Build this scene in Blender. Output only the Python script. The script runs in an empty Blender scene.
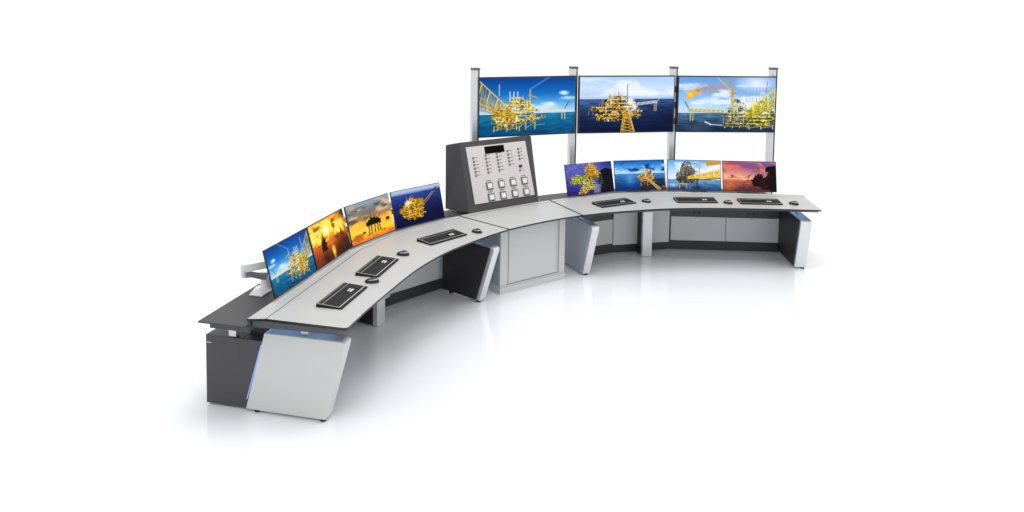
import bpy, bmesh, math, random
import numpy as np
from mathutils import Matrix, Vector
random.seed(7)
scn = bpy.context.scene
COL = scn.collection
R = math.radians

# ------------------------------------------------------------------ materials
def mat(name, col, rough=0.5, metal=0.0, spec=0.5, coat=0.0, bump=0.0, bscale=400, var=0.0, vscale=3.0, aniso=None):
    m = bpy.data.materials.new(name); m.use_nodes = True
    nt = m.node_tree; b = nt.nodes['Principled BSDF']
    b.inputs['Base Color'].default_value = (*col, 1); b.inputs['Roughness'].default_value = rough
    b.inputs['Metallic'].default_value = metal; b.inputs['Specular IOR Level'].default_value = spec
    b.inputs['Coat Weight'].default_value = coat
    tc = nt.nodes.new('ShaderNodeTexCoord')
    if var > 0:
        n = nt.nodes.new('ShaderNodeTexNoise'); n.inputs['Scale'].default_value = vscale; n.inputs['Detail'].default_value = 5
        nt.links.new(tc.outputs['Object'], n.inputs['Vector'])
        mx = nt.nodes.new('ShaderNodeMix'); mx.data_type = 'RGBA'
        mx.inputs[6].default_value = (*[c*(1-var) for c in col], 1); mx.inputs[7].default_value = (*[min(1, c*(1+var)) for c in col], 1)
        nt.links.new(n.outputs['Fac'], mx.inputs[0]); nt.links.new(mx.outputs[2], b.inputs['Base Color'])
    if bump > 0:
        n = nt.nodes.new('ShaderNodeTexNoise'); n.inputs['Scale'].default_value = bscale
        mp = nt.nodes.new('ShaderNodeMapping')
        if aniso: mp.inputs['Scale'].default_value = aniso
        nt.links.new(tc.outputs['Object'], mp.inputs['Vector']); nt.links.new(mp.outputs['Vector'], n.inputs['Vector'])
        bp = nt.nodes.new('ShaderNodeBump'); bp.inputs['Strength'].default_value = bump; bp.inputs['Distance'].default_value = 0.001
        nt.links.new(n.outputs['Fac'], bp.inputs['Height']); nt.links.new(bp.outputs['Normal'], b.inputs['Normal'])
    return m
def emit(name, col, s):
    m = bpy.data.materials.new(name); m.use_nodes = True; b = m.node_tree.nodes['Principled BSDF']
    b.inputs['Base Color'].default_value = (*[c*.5 for c in col], 1)
    b.inputs['Emission Color'].default_value = (*col, 1); b.inputs['Emission Strength'].default_value = s
    return m
M = dict(
    top   = mat('pale_laminate', (.455,.455,.445), .42, var=.03, bump=.15, bscale=600),
    edge  = mat('dark_edge_band', (.012,.012,.014), .4),
    frame = mat('charcoal_underframe', (.055,.06,.066), .45, var=.06),
    shelf = mat('charcoal_shelf', (.048,.046,.049), .5, var=.05, bump=.15),
    char  = mat('charcoal_panel', (.058,.055,.061), .5, var=.04, bump=.1),
    clad  = mat('black_cladding', (.022,.021,.024), .5, var=.08, bump=.1),
    silver= mat('silver_lacquer', (.70,.715,.735), .3, .45, var=.03, bump=.1),
    end   = mat('pale_grey_lacquer', (.59,.60,.59), .4, var=.02, bump=.1),
    kick  = mat('dark_kick', (.035,.04,.045), .45, var=.1),
    capm  = mat('slate_leg_cap', (.33,.345,.36), .4),
    door  = mat('grey_door', (.68,.70,.72), .45, var=.03),
    sideshade = mat('blue_grey_side_shade', (.34,.37,.41), .4, var=.03),  # shade and blue LED tint of the inward sides, put into the colour
    cab   = mat('cabinet_paint', (.55,.57,.56), .42, var=.02, bump=.1),
    line  = mat('gap_shade', (.2,.21,.21), .6),  # dark tone standing in for shade inside the door gaps
    alu   = mat('brushed_aluminium', (.62,.63,.64), .35, .7, bump=.25, bscale=60, aniso=(30,30,1)),
    aluside = mat('post_slot', (.05,.05,.052), .5, .3),
    cap   = mat('post_cap', (.09,.09,.095), .5),
    arm   = mat('arm_silver', (.74,.755,.77), .35, .15),
    armblue = mat('arm_grey', (.40,.44,.50), .4, .2),
    kbody = mat('matt_black_body', (.014,.014,.015), .65, spec=.2),
    black = mat('black_plastic', (.012,.012,.013), .35, bump=.1),
    keyc  = mat('key_plastic', (.020,.020,.022), .6, spec=.25),
    white = mat('white_plastic', (.86,.86,.85), .4),
    grey  = mat('grey_plastic', (.16,.16,.165), .35),
    plate = mat('steel_faceplate', (.55,.52,.515), .42, .15, bump=.2, bscale=80, aniso=(1,1,30), var=.03),
    boxm  = mat('console_housing', (.052,.050,.054), .55, spec=.3, var=.05, bump=.15),
    ink   = mat('printed_ink', (.03,.03,.03), .6),
    void  = mat('unlit_display', (.002,.002,.002), .6, spec=.05),
    lamp  = mat('indicator_grey', (.09,.09,.095), .35),
    yellow= mat('yellow_marker', (.6,.45,.03), .5),
    rubber= mat('rubber', (.01,.01,.01), .7),
    led   = emit('blue_led', (.22,.42,.85), .8),
    ledw  = emit('blue_led_soft', (.26,.50,.92), 2.3),
    btn   = emit('lit_button', (.95,.94,.92), .28),
)
# ------------------------------------------------------------------ object helpers
def tag(o, label, cat, group=None, kind=None):
    if label: o['label'] = label
    if cat: o['category'] = cat
    if group: o['group'] = group
    if kind: o['kind'] = kind
    return o
def thing(name, label, cat, loc, rot=0.0, group=None):
    o = bpy.data.objects.new(name, None); COL.objects.link(o)
    o.location = loc; o.rotation_euler = (0,0,rot); o.empty_display_size = .1
    return tag(o, label, cat, group)
class MB:
    """collects shapes; ox,oy,oz is subtracted (the thing's base)"""
    def __init__(s, base=(0,0,0)): s.v=[]; s.f=[]; s.m=[]; s.b=base
    def add(s, vs, fs, mi=0):
        n=len(s.v); s.v += [(x-s.b[0],y-s.b[1],z-s.b[2]) for x,y,z in vs]
        s.f += [tuple(i+n for i in f) for f in fs]; s.m += [mi]*len(fs); return s
    def loft(s, top, bot, mi_top=0, mi_side=None):
        """closed solid between two rings of equal count, 3D points"""
        n=len(top); ms = mi_top if mi_side is None else mi_side
        vs=list(top)+list(bot)
        s.add(vs, [tuple(range(n))], mi_top)
        k=len(s.v)-2*n
        s.f.append(tuple(reversed(range(k+n,k+2*n)))); s.m.append(ms)
        for i in range(n):
            j=(i+1)%n; s.f.append((k+i,k+n+i,k+n+j,k+j)); s.m.append(ms)
        return s
    def prism(s, pts, z0, z1, mi_top=0, mi_side=None):
        return s.loft([(x,y,z1) for x,y in pts],[(x,y,z0) for x,y in pts],mi_top,mi_side)
    def box(s, x0,x1,y0,y1,z0,z1,mi=0):
        return s.prism([(x0,y0),(x1,y0),(x1,y1),(x0,y1)],z0,z1,mi)
    def xbox(s, M4, x0,x1,y0,y1,z0,z1,mi=0):
        c=[M4@Vector(p) for p in [(x0,y0,z1),(x1,y0,z1),(x1,y1,z1),(x0,y1,z1)]]
        d=[M4@Vector(p) for p in [(x0,y0,z0),(x1,y0,z0),(x1,y1,z0),(x0,y1,z0)]]
        return s.loft([tuple(p) for p in c],[tuple(p) for p in d],mi)
    def cyl(s, c, r, z0, z1, n=20, mi=0, r2=None):
        r2 = r if r2 is None else r2
        return s.loft([(c[0]+r2*math.cos(2*math.pi*i/n),c[1]+r2*math.sin(2*math.pi*i/n),z1) for i in range(n)],
                      [(c[0]+r*math.cos(2*math.pi*i/n),c[1]+r*math.sin(2*math.pi*i/n),z0) for i in range(n)],mi)
    def xcyl(s, M4, c, r, z0, z1, n=20, mi=0, r2=None):
        r2 = r if r2 is None else r2
        a=[tuple(M4@Vector((c[0]+r2*math.cos(2*math.pi*i/n),c[1]+r2*math.sin(2*math.pi*i/n),z1))) for i in range(n)]
        b=[tuple(M4@Vector((c[0]+r*math.cos(2*math.pi*i/n),c[1]+r*math.sin(2*math.pi*i/n),z0))) for i in range(n)]
        return s.loft(a,b,mi)
    def build(s, name, mats, parent=None, bevel=0, smooth=False, seg=2, label=None):
        me=bpy.data.meshes.new(name); me.from_pydata(s.v,[],s.f)
        mats = mats if isinstance(mats,(list,tuple)) else [mats]
        for m in mats: me.materials.append(M[m] if isinstance(m,str) else m)
        me.polygons.foreach_set('material_index', s.m)
        bm=bmesh.new(); bm.from_mesh(me); bmesh.ops.recalc_face_normals(bm, faces=bm.faces); bm.to_mesh(me); bm.free()
        if smooth: me.polygons.foreach_set('use_smooth',[True]*len(me.polygons))
        o=bpy.data.objects.new(name,me); COL.objects.link(o)
        if parent: o.parent=parent
        if bevel:
            b=o.modifiers.new('bevel','BEVEL'); b.width=bevel; b.segments=seg; b.limit_method='ANGLE'; b.angle_limit=R(35)
            b.harden_normals=False
        if label: o['label']=label
        return o
def catmull(P, n=8):
    P=[np.array(p,float) for p in P]; Q=[2*P[0]-P[1]]+P+[2*P[-1]-P[-2]]; out=[]
    for i in range(1,len(Q)-2):
        a,b,c,d=Q[i-1:i+3]
        for k in range(n):
            t=k/n; out.append(.5*((2*b)+(c-a)*t+(2*a-5*b+4*c-d)*t*t+(3*b-a-3*c+d)*t**3))
    out.append(P[-1]); return [tuple(p) for p in out]
def offset(P, d):
    """offset an open polyline to its left by d (mitred)"""
    P=[np.array(p,float) for p in P]; out=[]
    for i in range(len(P)):
        a=P[max(i-1,0)]; b=P[min(i+1,len(P)-1)]
        if 0<i<len(P)-1:
            t1=(P[i]-a)/np.linalg.norm(P[i]-a); t2=(b-P[i])/np.linalg.norm(b-P[i]); t=t1+t2; t/=np.linalg.norm(t)
            k=1/max(.5,float(t@t1))
        else: t=(b-a)/np.linalg.norm(b-a); k=1
        out.append(tuple(P[i]+np.array([-t[1],t[0]])*d*k))
    return out
def fillet(p, a, b, r, n=5):
    """round the corner p between neighbours a and b"""
    p,a,b=[np.array(q,float) for q in (p,a,b)]
    u=(a-p)/np.linalg.norm(a-p); v=(b-p)/np.linalg.norm(b-p); A=p+u*r; B=p+v*r
    return [tuple((1-t)**2*A+2*t*(1-t)*p+t*t*B) for t in [i/n for i in range(n+1)]]

# ------------------------------------------------------------------ picture painter for the screens
class Pic:
    def __init__(s, seed, w=208, h=117):
        s.w,s.h=w,h; s.rng=np.random.RandomState(seed)
        s.X,s.Y=np.meshgrid((np.arange(w)+.5)/w,(np.arange(h)+.5)/h); s.I=np.zeros((h,w,3)); s.A=16/9
    def noise(s, sx, sy, oct=4, seed=None):
        rng=np.random.RandomState(seed if seed is not None else s.rng.randint(1e6)); out=np.zeros((s.h,s.w)); amp=1;tot=0
        for o in range(oct):
            nx,ny=int(sx*2**o)+2,int(sy*2**o)+2; g=rng.rand(ny+1,nx+1)
            x=s.X*(nx-1);y=s.Y*(ny-1);i=x.astype(int);j=y.astype(int);fx=x-i;fy=y-j;fx=fx*fx*(3-2*fx);fy=fy*fy*(3-2*fy)
            out+=amp*((g[j,i]*(1-fx)+g[j,i+1]*fx)*(1-fy)+(g[j+1,i]*(1-fx)+g[j+1,i+1]*fx)*fy); tot+=amp; amp*=.55
        return out/tot
    def bl(s, m, c): 
        m=np.clip(m,0,1)[...,None]; s.I=s.I*(1-m)+np.array(c)/255.*m
    def grad(s, stops, y0=0, y1=1):
        t=np.clip((s.Y-y0)/(y1-y0),0,1); ps=[q[0] for q in stops]
        g=np.stack([np.interp(t,ps,[q[1][k]/255 for q in stops]) for k in range(3)],-1)
        m=((s.Y>=y0)&(s.Y<=y1))[...,None]; s.I=np.where(m,g,s.I)
    def line(s,x0,y0,x1,y1,w,c,a=1):
        px=(s.X-x0)*s.A;py=s.Y-y0;dx=(x1-x0)*s.A;dy=y1-y0;L=dx*dx+dy*dy+1e-9;t=np.clip((px*dx+py*dy)/L,0,1)
        d=np.hypot(px-t*dx,py-t*dy); s.bl(a*np.clip((w/2-d)*s.h+.5,0,1),c)
    def blob(s,cx,cy,rx,ry,c,soft=.5,a=1,n=0.,k=6,seed=None):
        d=np.hypot((s.X-cx)/rx,(s.Y-cy)/ry)
        if n: d=d+n*(s.noise(k,k,4,seed)-.5)*2
        s.bl(a*np.clip((1-d)/soft,0,1),c)
    def rect(s,x0,y0,x1,y1,c,a=1): s.bl(a*((s.X>=x0)&(s.X<=x1)&(s.Y>=y0)&(s.Y<=y1)).astype(float),c)
    def poly(s,P,c,a=1):
        m=np.zeros((s.h,s.w),bool);n=len(P)
        for i in range(n):
            x0,y0=P[i];x1,y1=P[(i+1)%n]
            if y0==y1: continue
            m^=((s.Y>=min(y0,y1))&(s.Y<max(y0,y1))&(s.X<x0+(s.Y-y0)*(x1-x0)/(y1-y0)))
        s.bl(a*m.astype(float),c)
    def truss(s,x0,y0,x1,y1,h0,h1,n,c,w=.012,c2=None):
        """lattice bridge: top chord from (x0,y0) to (x1,y1), depth h0..h1"""
        c2=c2 or tuple(int(q*.82) for q in c); w=w*.72; dk=tuple(int(q*.5) for q in c); hi=tuple(min(255,int(q*1.12+10)) for q in c)
        for i in range(n):
            t=i/n;u=(i+1)/n; xa,ya,ha=x0+(x1-x0)*t,y0+(y1-y0)*t,h0+(h1-h0)*t; xb,yb,hb=x0+(x1-x0)*u,y0+(y1-y0)*u,h0+(h1-h0)*u
            s.line(xa,ya+ha*.85,xb,yb+hb*.2,w*.5,dk,.7)
            s.line(xa,ya+ha*.2,xb,yb+hb*.9,w*.4,dk,.6)
            if i%2: s.line(xa,ya,xb,yb+hb,w*.8,c2)
            else: s.line(xa,ya+ha,xb,yb,w*.8,hi)
            s.line(xb,yb,xb,yb+hb,w*.7,c2)
        s.line(x0,y0,x1,y1,w,c); s.line(x0,y0+h0,x1,y1+h1,w*1.3,c); s.line(x0,y0+h0*1.06,x1,y1+h1*1.2,w*.6,dk,.7)
    def rig(s,cx,y0,y1,w,pal,n=150,legs=3,ly=None,dark=None,seed=None,lw=.007,open_=.35):
        """platform: stacked decks (bright beams over shaded bays), stepped outline, masts and pipes"""
        r=np.random.RandomState(seed if seed is not None else s.rng.randint(1e6)); H=y1-y0
        if legs:
            for i in range(legs):
                x=cx-w*.36+w*.72*i/max(1,legs-1); s.line(x,y1-.02,x,ly,.016,pal[0])
                if i: s.line(x,y1,x-w*.72/max(1,legs-1),ly-.02,.008,pal[0])
        if dark is not None:
            rows=max(3,int(H/.058)); wv=(s.Y-y0)/H; row=np.clip((wv*rows).astype(int),0,rows-1); t=wv*rows-row
            base=.22+.78*np.minimum(1,(np.arange(rows)+.6)/rows*1.7); base[-1]*=.8; L=(base*(.62+.5*r.rand(rows)))[row]; Rr=(base*(.62+.5*r.rand(rows)))[row]
            n1=s.noise(9,8,3,r.randint(1e6)); n2=s.noise(50,44,2,r.randint(1e6)); n3=s.noise(60,34,2,r.randint(1e6)); n4=s.noise(16,11,3,r.randint(1e6)); n5=s.noise(9,7,2,r.randint(1e6))
            mk=(s.X>cx-w*.5*L*(.7+.6*n1))&(s.X<cx+w*.5*Rr*(.7+.6*n1))&(wv>=0)&(wv<=1)
            lo,hi=np.percentile(n2,[4,96]); q=np.clip((n2-lo)/(hi-lo)*.6+(n5-.3)*.9,0,.999); pa=np.array(pal,float)/255.; cc=pa[(q*len(pa)).astype(int)]
            dk=np.array(dark)/255.*.8; bay=np.clip((n3-.47)*9+.5,0,1)[...,None]*np.clip(1.15-.55*t,0,1)[...,None]
            cc=cc*bay+dk*(1-bay); beam=((t<.22)&(n5>.38))[...,None]; cc=np.where(beam,pa[0]*(.55+.7*n2[...,None]),cc)
            cc=cc*(.70+1.15*n4)[...,None]*np.clip(1.15-.35*wv,0,2)[...,None]; see=np.clip((n4-(.60-.22*open_*(1-np.clip(wv,0,1))))*16,0,1)
            al=(mk*(1-.9*see*(t>.22)))[...,None]; s.I=s.I*(1-al)+np.clip(cc,0,1)*al
            for k in range(7):
                x=cx+(r.rand()-.5)*w*.62; yb=y0+H*(.25+.5*r.rand()); s.line(x,yb,x,yb-H*(.12+.2*r.rand()),.012+.02*r.rand(),pal[r.randint(len(pal))],.9)
        for i in range(n//3 if dark is not None else n):
            v=r.rand()**.8; ww=w*(.28+.62*min(1,v*1.8)); x=cx+(r.rand()-.5)*ww; y=y0+v*H; c=pal[r.randint(len(pal))]; k=r.rand()
            if k<.35: s.line(x,y,x+(r.rand()-.5)*w*.25,y+(r.rand()-.5)*.01,lw,c,.8)
            elif k<.75: s.line(x,y,x,y-(r.rand())*H*.18-.01,lw,c,.85)
            elif k<.85: s.line(x,y,x+(r.rand()-.5)*.06,y+(r.rand()-.5)*.08,lw*.8,c,.8)
            else: a=.006+r.rand()*.010; s.rect(x,y,x+a,y+a*1.4,c)
    def sea(s,y0,top,bot,amp=.12,sc=30):
        s.grad([(0,top),(1,bot)],y0,1.001); n=s.noise(sc*.4,sc*1.6,3)-.5
        m=(s.Y>=y0)[...,None]; s.I=np.where(m,np.clip(s.I*(1+amp*4*n[...,None]),0,1),s.I)
    def clouds(s,c,thr=.5,soft=.2,sx=3,sy=5,y0=0,y1=1,a=1,seed=None):
        n=s.noise(sx,sy,5,seed); fade=np.clip((s.Y-y0)/.06,0,1)*np.clip((y1-s.Y)/.06,0,1); s.bl(a*fade*np.clip((n-thr)/soft,0,1),c)
    def flip(s): s.I=s.I[:,::-1]; return s
YEL=[(222,180,35),(245,210,60),(120,90,30),(235,225,190),(190,145,25),(225,180,40),(90,75,50)]
def pic_blue(seed):            # deep blue sky, yellow platform and lattice bridge from the left
    p=Pic(seed); p.grad([(0,(4,72,150)),(.45,(15,115,200)),(.8,(110,175,225)),(1,(190,215,235))],0,.63)
    p.line(.52,.2,.74,-.02,.03,(90,150,220),.6); p.blob(.88,.28,.07,.05,(235,240,248),.8,1,.4,9); p.blob(.94,.37,.12,.04,(215,228,242),.9,.9,.5,9)
    p.blob(.72,.47,.12,.05,(235,240,245),.9,.9,.5,9); p.blob(.64,.53,.2,.06,(220,232,245),1,.8,.4,7)
    p.sea(.62,(20,125,170),(3,80,125),.14)
    p.line(.62,.585,.9,.585,.03,(230,205,140)); p.line(.86,.585,.86,.74,.014,(215,190,110)); p.line(.89,.585,.89,.74,.014,(215,190,110)); p.line(.89,.56,.93,.44,.014,(60,60,80))
    for i,x in enumerate((.31,.35,.39)): p.line(x,.48,x,.25,.016,(225,230,240))
    p.line(.2,.5,.2,.1,.010,(190,80,60)); p.line(.2,.3,.2,.12,.012,(220,200,200)); p.line(.52,.5,.52,.22,.022,(215,165,40)); p.line(.5,.3,.6,.36,.012,(215,165,40))
    p.rig(.38,.34,.78,.54,YEL+[(200,200,205),(110,120,140)],330,5,.9,(120,110,90),11)
    p.rig(.28,.62,.86,.36,YEL,120,3,.92,(90,85,60),12)
    p.truss(-.02,.02,.36,.62,.40,.10,9,(232,185,40),.024); p.truss(-.02,.30,.36,.66,.22,.05,9,(210,160,30),.018)
    p.line(.55,.84,.68,.82,.012,(120,190,220),.6)
    return p
def pic_center(seed):          # pale sky, dark blue sea, platform seen from above
    p=Pic(seed); p.grad([(0,(150,190,235)),(.5,(190,212,238)),(1,(165,190,222))],0,.40)
    p.clouds((240,244,250),.42,.2,3,6,0,.38,.9); p.clouds((140,165,205),.55,.2,4,7,.1,.38,.6)
    p.sea(.40,(62,95,150),(8,24,58),.16)
    p.blob(1.0,.75,.5,.4,(10,22,55),1,.6)
    p.rig(.12,.52,.62,.09,[(225,170,40),(160,110,30),(90,70,40)],30,0); p.line(.1,.62,.1,.68,.01,(190,140,40)); p.line(.14,.62,.14,.68,.01,(190,140,40))
    p.truss(.6,.48,.82,.44,.035,.03,8,(225,220,200),.014); p.line(.81,.46,.81,.62,.014,(215,190,130)); p.line(.79,.46,.79,.62,.012,(200,170,110)); p.line(.83,.44,.86,.3,.010,(200,180,160))
    p.line(.31,.5,.31,.3,.016,(225,180,50)); p.line(.5,.45,.5,.14,.014,(150,90,90))
    p.rig(.40,.34,.80,.52,[(215,165,45),(245,205,80),(120,80,30),(55,42,30),(240,230,200),(180,125,35)],420,0,None,(62,46,28),5,.007,.15)
    p.rig(.54,.40,.66,.16,[(245,245,240),(225,220,210),(200,170,90)],110,0,None,(150,140,120),6)
    p.truss(.47,.6,.44,1.02,.0,.0,1,(235,190,60),.02); p.line(.51,.58,.585,1.02,.024,(235,190,60)); p.line(.49,.6,.46,1.0,.02,(200,150,40))
    for i in range(7):
        y=.62+.055*i; p.line(.47-.004*i,y,.52+.01*i,y+.05,.014,(225,175,50)); p.line(.52+.008*i,y,.465-.004*i,y+.05,.014,(190,140,40))
    return p
def pic_flare(seed):           # blue sky with grey cloud, flare boom at left, yellow bridge at right
    p=Pic(seed); p.grad([(0,(95,150,215)),(.6,(130,180,228)),(1,(190,215,235))],0,.66)
    p.clouds((150,150,165),.48,.16,3,4,0,.34,.9,41); p.clouds((225,232,242),.5,.15,3,6,.1,.6,.9,43); p.blob(.8,.1,.25,.2,(235,238,245),1,.9)
    p.sea(.66,(80,118,150),(24,48,82),.18); p.blob(.2,.95,.2,.14,(110,95,115),1,.5)
    p.poly([(.085,.40),(.075,.34),(.10,.27),(.15,.24),(.2,.27),(.24,.25),(.23,.29),(.17,.33),(.14,.38),(.10,.42)],(245,170,15)); p.blob(.12,.33,.04,.06,(255,210,50),.6,1,.3,8,8); p.blob(.2,.26,.03,.02,(220,120,15),.7)
    p.line(.07,.46,.12,.62,.016,(70,70,90)); p.truss(.1,.58,.47,.6,.045,.05,16,(215,195,90),.016); p.line(.13,.62,.13,.8,.018,(195,185,80)); p.line(.155,.62,.155,.8,.014,(195,185,80))
    p.line(.55,.5,.55,.2,.03,(205,165,50)); p.line(.54,.26,.39,.0,.012,(215,190,120)); p.rig(.55,.2,.36,.06,[(205,165,50),(150,110,40)],30,0)
    for x in (.70,.73,.76,.80,.83): p.line(x,.45,x,.18,.008,(150,155,170))
    p.rig(.60,.40,.90,.32,[(205,185,50),(70,85,100),(150,155,165),(55,60,60),(235,220,110)],330,4,.93,(85,85,85),21)
    p.rig(.86,.42,.9,.34,[(220,205,45),(235,220,80),(110,105,35),(90,95,90),(225,225,210)],260,3,.95,(85,82,40),22)
    p.truss(1.02,.18,.68,.64,.30,.06,9,(228,208,50),.028); p.truss(1.02,.36,.72,.68,.18,.04,8,(205,185,40),.02)
    p.line(.9,.3,.91,.08,.010,(190,70,60)); p.line(.28,.82,.34,.87,.022,(230,235,240),.9); p.line(.33,.87,.46,.88,.016,(220,228,235),.8)
    return p
def pic_sunset_rig(seed):      # orange sunset with sun and dark rig
    p=Pic(seed); p.grad([(0,(215,140,30)),(.35,(245,170,40)),(.6,(205,95,25)),(1,(95,45,25))],0,1.001)
    p.clouds((255,222,75),.40,.14,4,6,0,.55,1); p.clouds((120,50,15),.56,.12,5,6,0,.6,.7); p.blob(.3,.3,.3,.25,(255,200,60),1,.6,.4)
    p.blob(1.02,.0,.25,.35,(60,28,12),1,1,.5); p.blob(.42,.27,.22,.22,(255,225,90),1,.9); p.blob(.42,.27,.085,.12,(255,250,215),.5)
    p.blob(1,1,.75,.6,(50,24,16),.9,.95,.3); p.blob(.0,.95,.25,.3,(150,70,30),1,.5)
    p.blob(.52,.82,.06,.22,(255,200,50),.7,.95,.4,12); p.blob(.45,.6,.2,.06,(235,130,30),1,.8,.3)
    K=(22,12,10)
    p.rig(.31,.42,.72,.20,[K,(60,25,12)],200,4,.82,K,3,.008,-.5); p.poly([(.29,.55),(.30,.30),(.315,.30),(.335,.55)],K,.9); p.line(.30,.5,.32,.28,.012,K); p.line(.27,.5,.26,.36,.010,K); p.line(.34,.52,.40,.42,.012,K)
    p.blob(.30,.92,.11,.2,(60,25,14),.9,.8,.6,12); 
    p.rig(.70,.44,.56,.06,[(90,35,15)],40,2,.6); p.rig(.84,.40,.56,.07,[(80,30,15)],50,2,.62); p.line(.7,.5,.82,.5,.02,(110,45,15)); p.rig(.94,.36,.5,.03,[(90,40,15)],20,1,.52)
    return p
def pic_grey_sunset(seed):     # grey cloud over a gold horizon, black platform on legs
    p=Pic(seed); p.grad([(0,(135,160,175)),(.3,(120,115,110)),(.42,(170,125,80)),(.52,(245,170,40)),(.8,(255,205,40)),(1,(235,120,25))],0,1.001)
    p.clouds((90,88,95),.46,.15,3,6,.1,.52,.95); p.clouds((225,185,130),.55,.15,3,5,0,.4,.8); p.clouds((255,205,60),.42,.2,5,7,.45,.8,.8)
    p.blob(.12,.1,.12,.12,(225,170,110),1,.7,.4); p.clouds((190,90,25),.5,.2,6,14,.74,1.05,.8); p.line(0,.86,.3,.8,.05,(190,95,30),.6)
    K=(14,12,12)
    p.poly([(.37,.66),(.37,.56),(.42,.55),(.43,.50),(.47,.51),(.48,.46),(.53,.48),(.60,.47),(.61,.51),(.66,.50),(.69,.55),(.72,.56),(.71,.66)],K); p.rig(.55,.44,.66,.34,[K],120,0); p.line(.66,.52,.74,.42,.012,K); p.line(.40,.55,.34,.46,.010,K)
    for x in (.42,.48,.56,.63,.68): p.line(x,.62,x-.012,.86,.034,K)
    for x in (.42,.48,.56,.63): p.line(x,.66,x+.06,.84,.010,K)
    p.line(.51,.55,.50,.25,.012,(60,40,40)); p.poly([(.83,.66),(.84,.60),(.87,.57),(.90,.58),(.93,.61),(.93,.66)],(35,22,20)); 
    for x in (.85,.9): p.line(x,.63,x,.72,.016,(35,22,20))
    p.blob(.30,.78,.05,.03,(60,35,25),.5)
    return p
def pic_top_view(seed):        # navy sea, gold platform from the air
    p=Pic(seed); p.grad([(0,(175,190,215)),(.5,(150,170,205)),(1,(50,75,150))],0,.16); p.sea(.14,(48,72,150),(8,14,60),.10)
    p.blob(.9,.8,.5,.5,(6,12,52),1,.6); p.line(.60,.45,.88,.14,.03,(150,135,60)); p.line(.62,.5,.86,.2,.02,(190,160,60),.7); p.line(.84,.18,.92,.09,.03,(25,30,60))
    p.blob(.34,.62,.26,.28,(30,25,40),.5,.7,.3)
    for cx,cy,rx,ry in ((.38,.48,.22,.24),(.26,.56,.15,.16),(.5,.44,.13,.18),(.38,.72,.14,.14)): p.blob(cx,cy,rx,ry,(190,135,20),.3,1,.55,14)
    p.rig(.38,.26,.84,.50,[(235,180,30),(255,215,60),(120,75,15),(225,150,15),(80,50,20),(255,230,120)],420,0,None,(110,70,15),9,.007,.1)
    p.blob(.30,.37,.075,.07,(240,235,220),.6,.9,.6,10); p.blob(.5,.6,.05,.05,(235,140,40),.9,.7,.5)
    return p
def pic_green_rig(seed):       # purple sea, green and yellow clutter, black hull at right
    p=Pic(seed); p.grad([(0,(95,105,185)),(.5,(75,80,175)),(1,(40,38,120))],0,1.001); n=p.noise(20,50,3)-.5; p.I=np.clip(p.I*(1+.5*n[...,None]),0,1)
    p.blob(.95,.05,.35,.3,(35,45,150),1,.9); p.poly([(.70,.3),(.86,.2),(1,.25),(1,1),(.66,1)],(14,14,26),.95)
    for i in range(5): p.line(.72,.5+.08*i,1,.6+.09*i,.008,(70,70,60),.8)
    p.rig(.56,.02,.52,.36,[(225,160,30),(190,120,20),(240,200,60),(120,60,20),(100,80,30)],260,0,None,(120,75,20),4,.007,.05)
    p.blob(.25,.5,.15,.14,(110,140,45),.5,.8,.6,12); p.blob(.47,.65,.16,.2,(150,130,50),.6,.8,.6,12); p.rig(.25,.36,.68,.36,[(170,190,40),(120,150,50),(215,215,60),(60,70,30),(200,130,40)],240,0,None,(75,95,30),5,.007,.05)
    p.rig(.47,.45,.9,.4,[(235,215,40),(40,35,40),(210,180,60),(200,190,180),(160,90,40),(90,120,50)],340,0,None,(60,55,40),6,.007,.05)
    p.blob(.52,.78,.07,.07,(240,215,40),.8,.8,.7,12); p.rig(.34,.80,.99,.26,[(205,150,40),(235,190,60),(120,85,30)],90,0,None,(90,65,25),41)
    p.poly([(.55,.98),(.62,.7),(.72,.72),(.70,.98)],(120,130,180),.8)
    p.rig(.72,.3,.85,.12,[(90,130,110),(60,90,90),(130,150,60)],90,0)
    return p
def pic_blue_bridge(seed):     # saturated blue sky, small gold platform with bridge to the lower right
    p=Pic(seed); p.grad([(0,(5,95,190)),(.5,(70,155,220)),(1,(175,210,235))],0,.44)
    p.clouds((10,60,140),.52,.12,4,5,0,.4,.9,14); p.clouds((225,240,250),.5,.15,4,6,.12,.44,.9,15)
    p.sea(.44,(60,130,190),(4,50,120),.10); p.blob(.3,.6,.12,.3,(110,170,215),1,.6); p.poly([(.5,.62),(.98,.62),(1,1),(.5,1)],(50,40,45),.6); p.blob(.6,.92,.16,.14,(70,50,40),.8,.8,.4)
    p.rig(.64,.31,.74,.36,[(220,150,45),(245,190,70),(140,85,30),(80,55,35),(240,215,160)],280,3,.86,(90,62,35),7,.007,.1)
    p.truss(.62,.56,.88,.96,.05,.09,9,(235,190,60),.022); p.line(.66,.62,.9,.97,.03,(215,170,50)); p.line(.6,.45,.58,.28,.01,(200,150,60)); p.line(.72,.5,.74,.3,.01,(200,150,60))
    p.blob(.96,.9,.06,.06,(190,100,50),.6,.8,.3)
    return p
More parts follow.
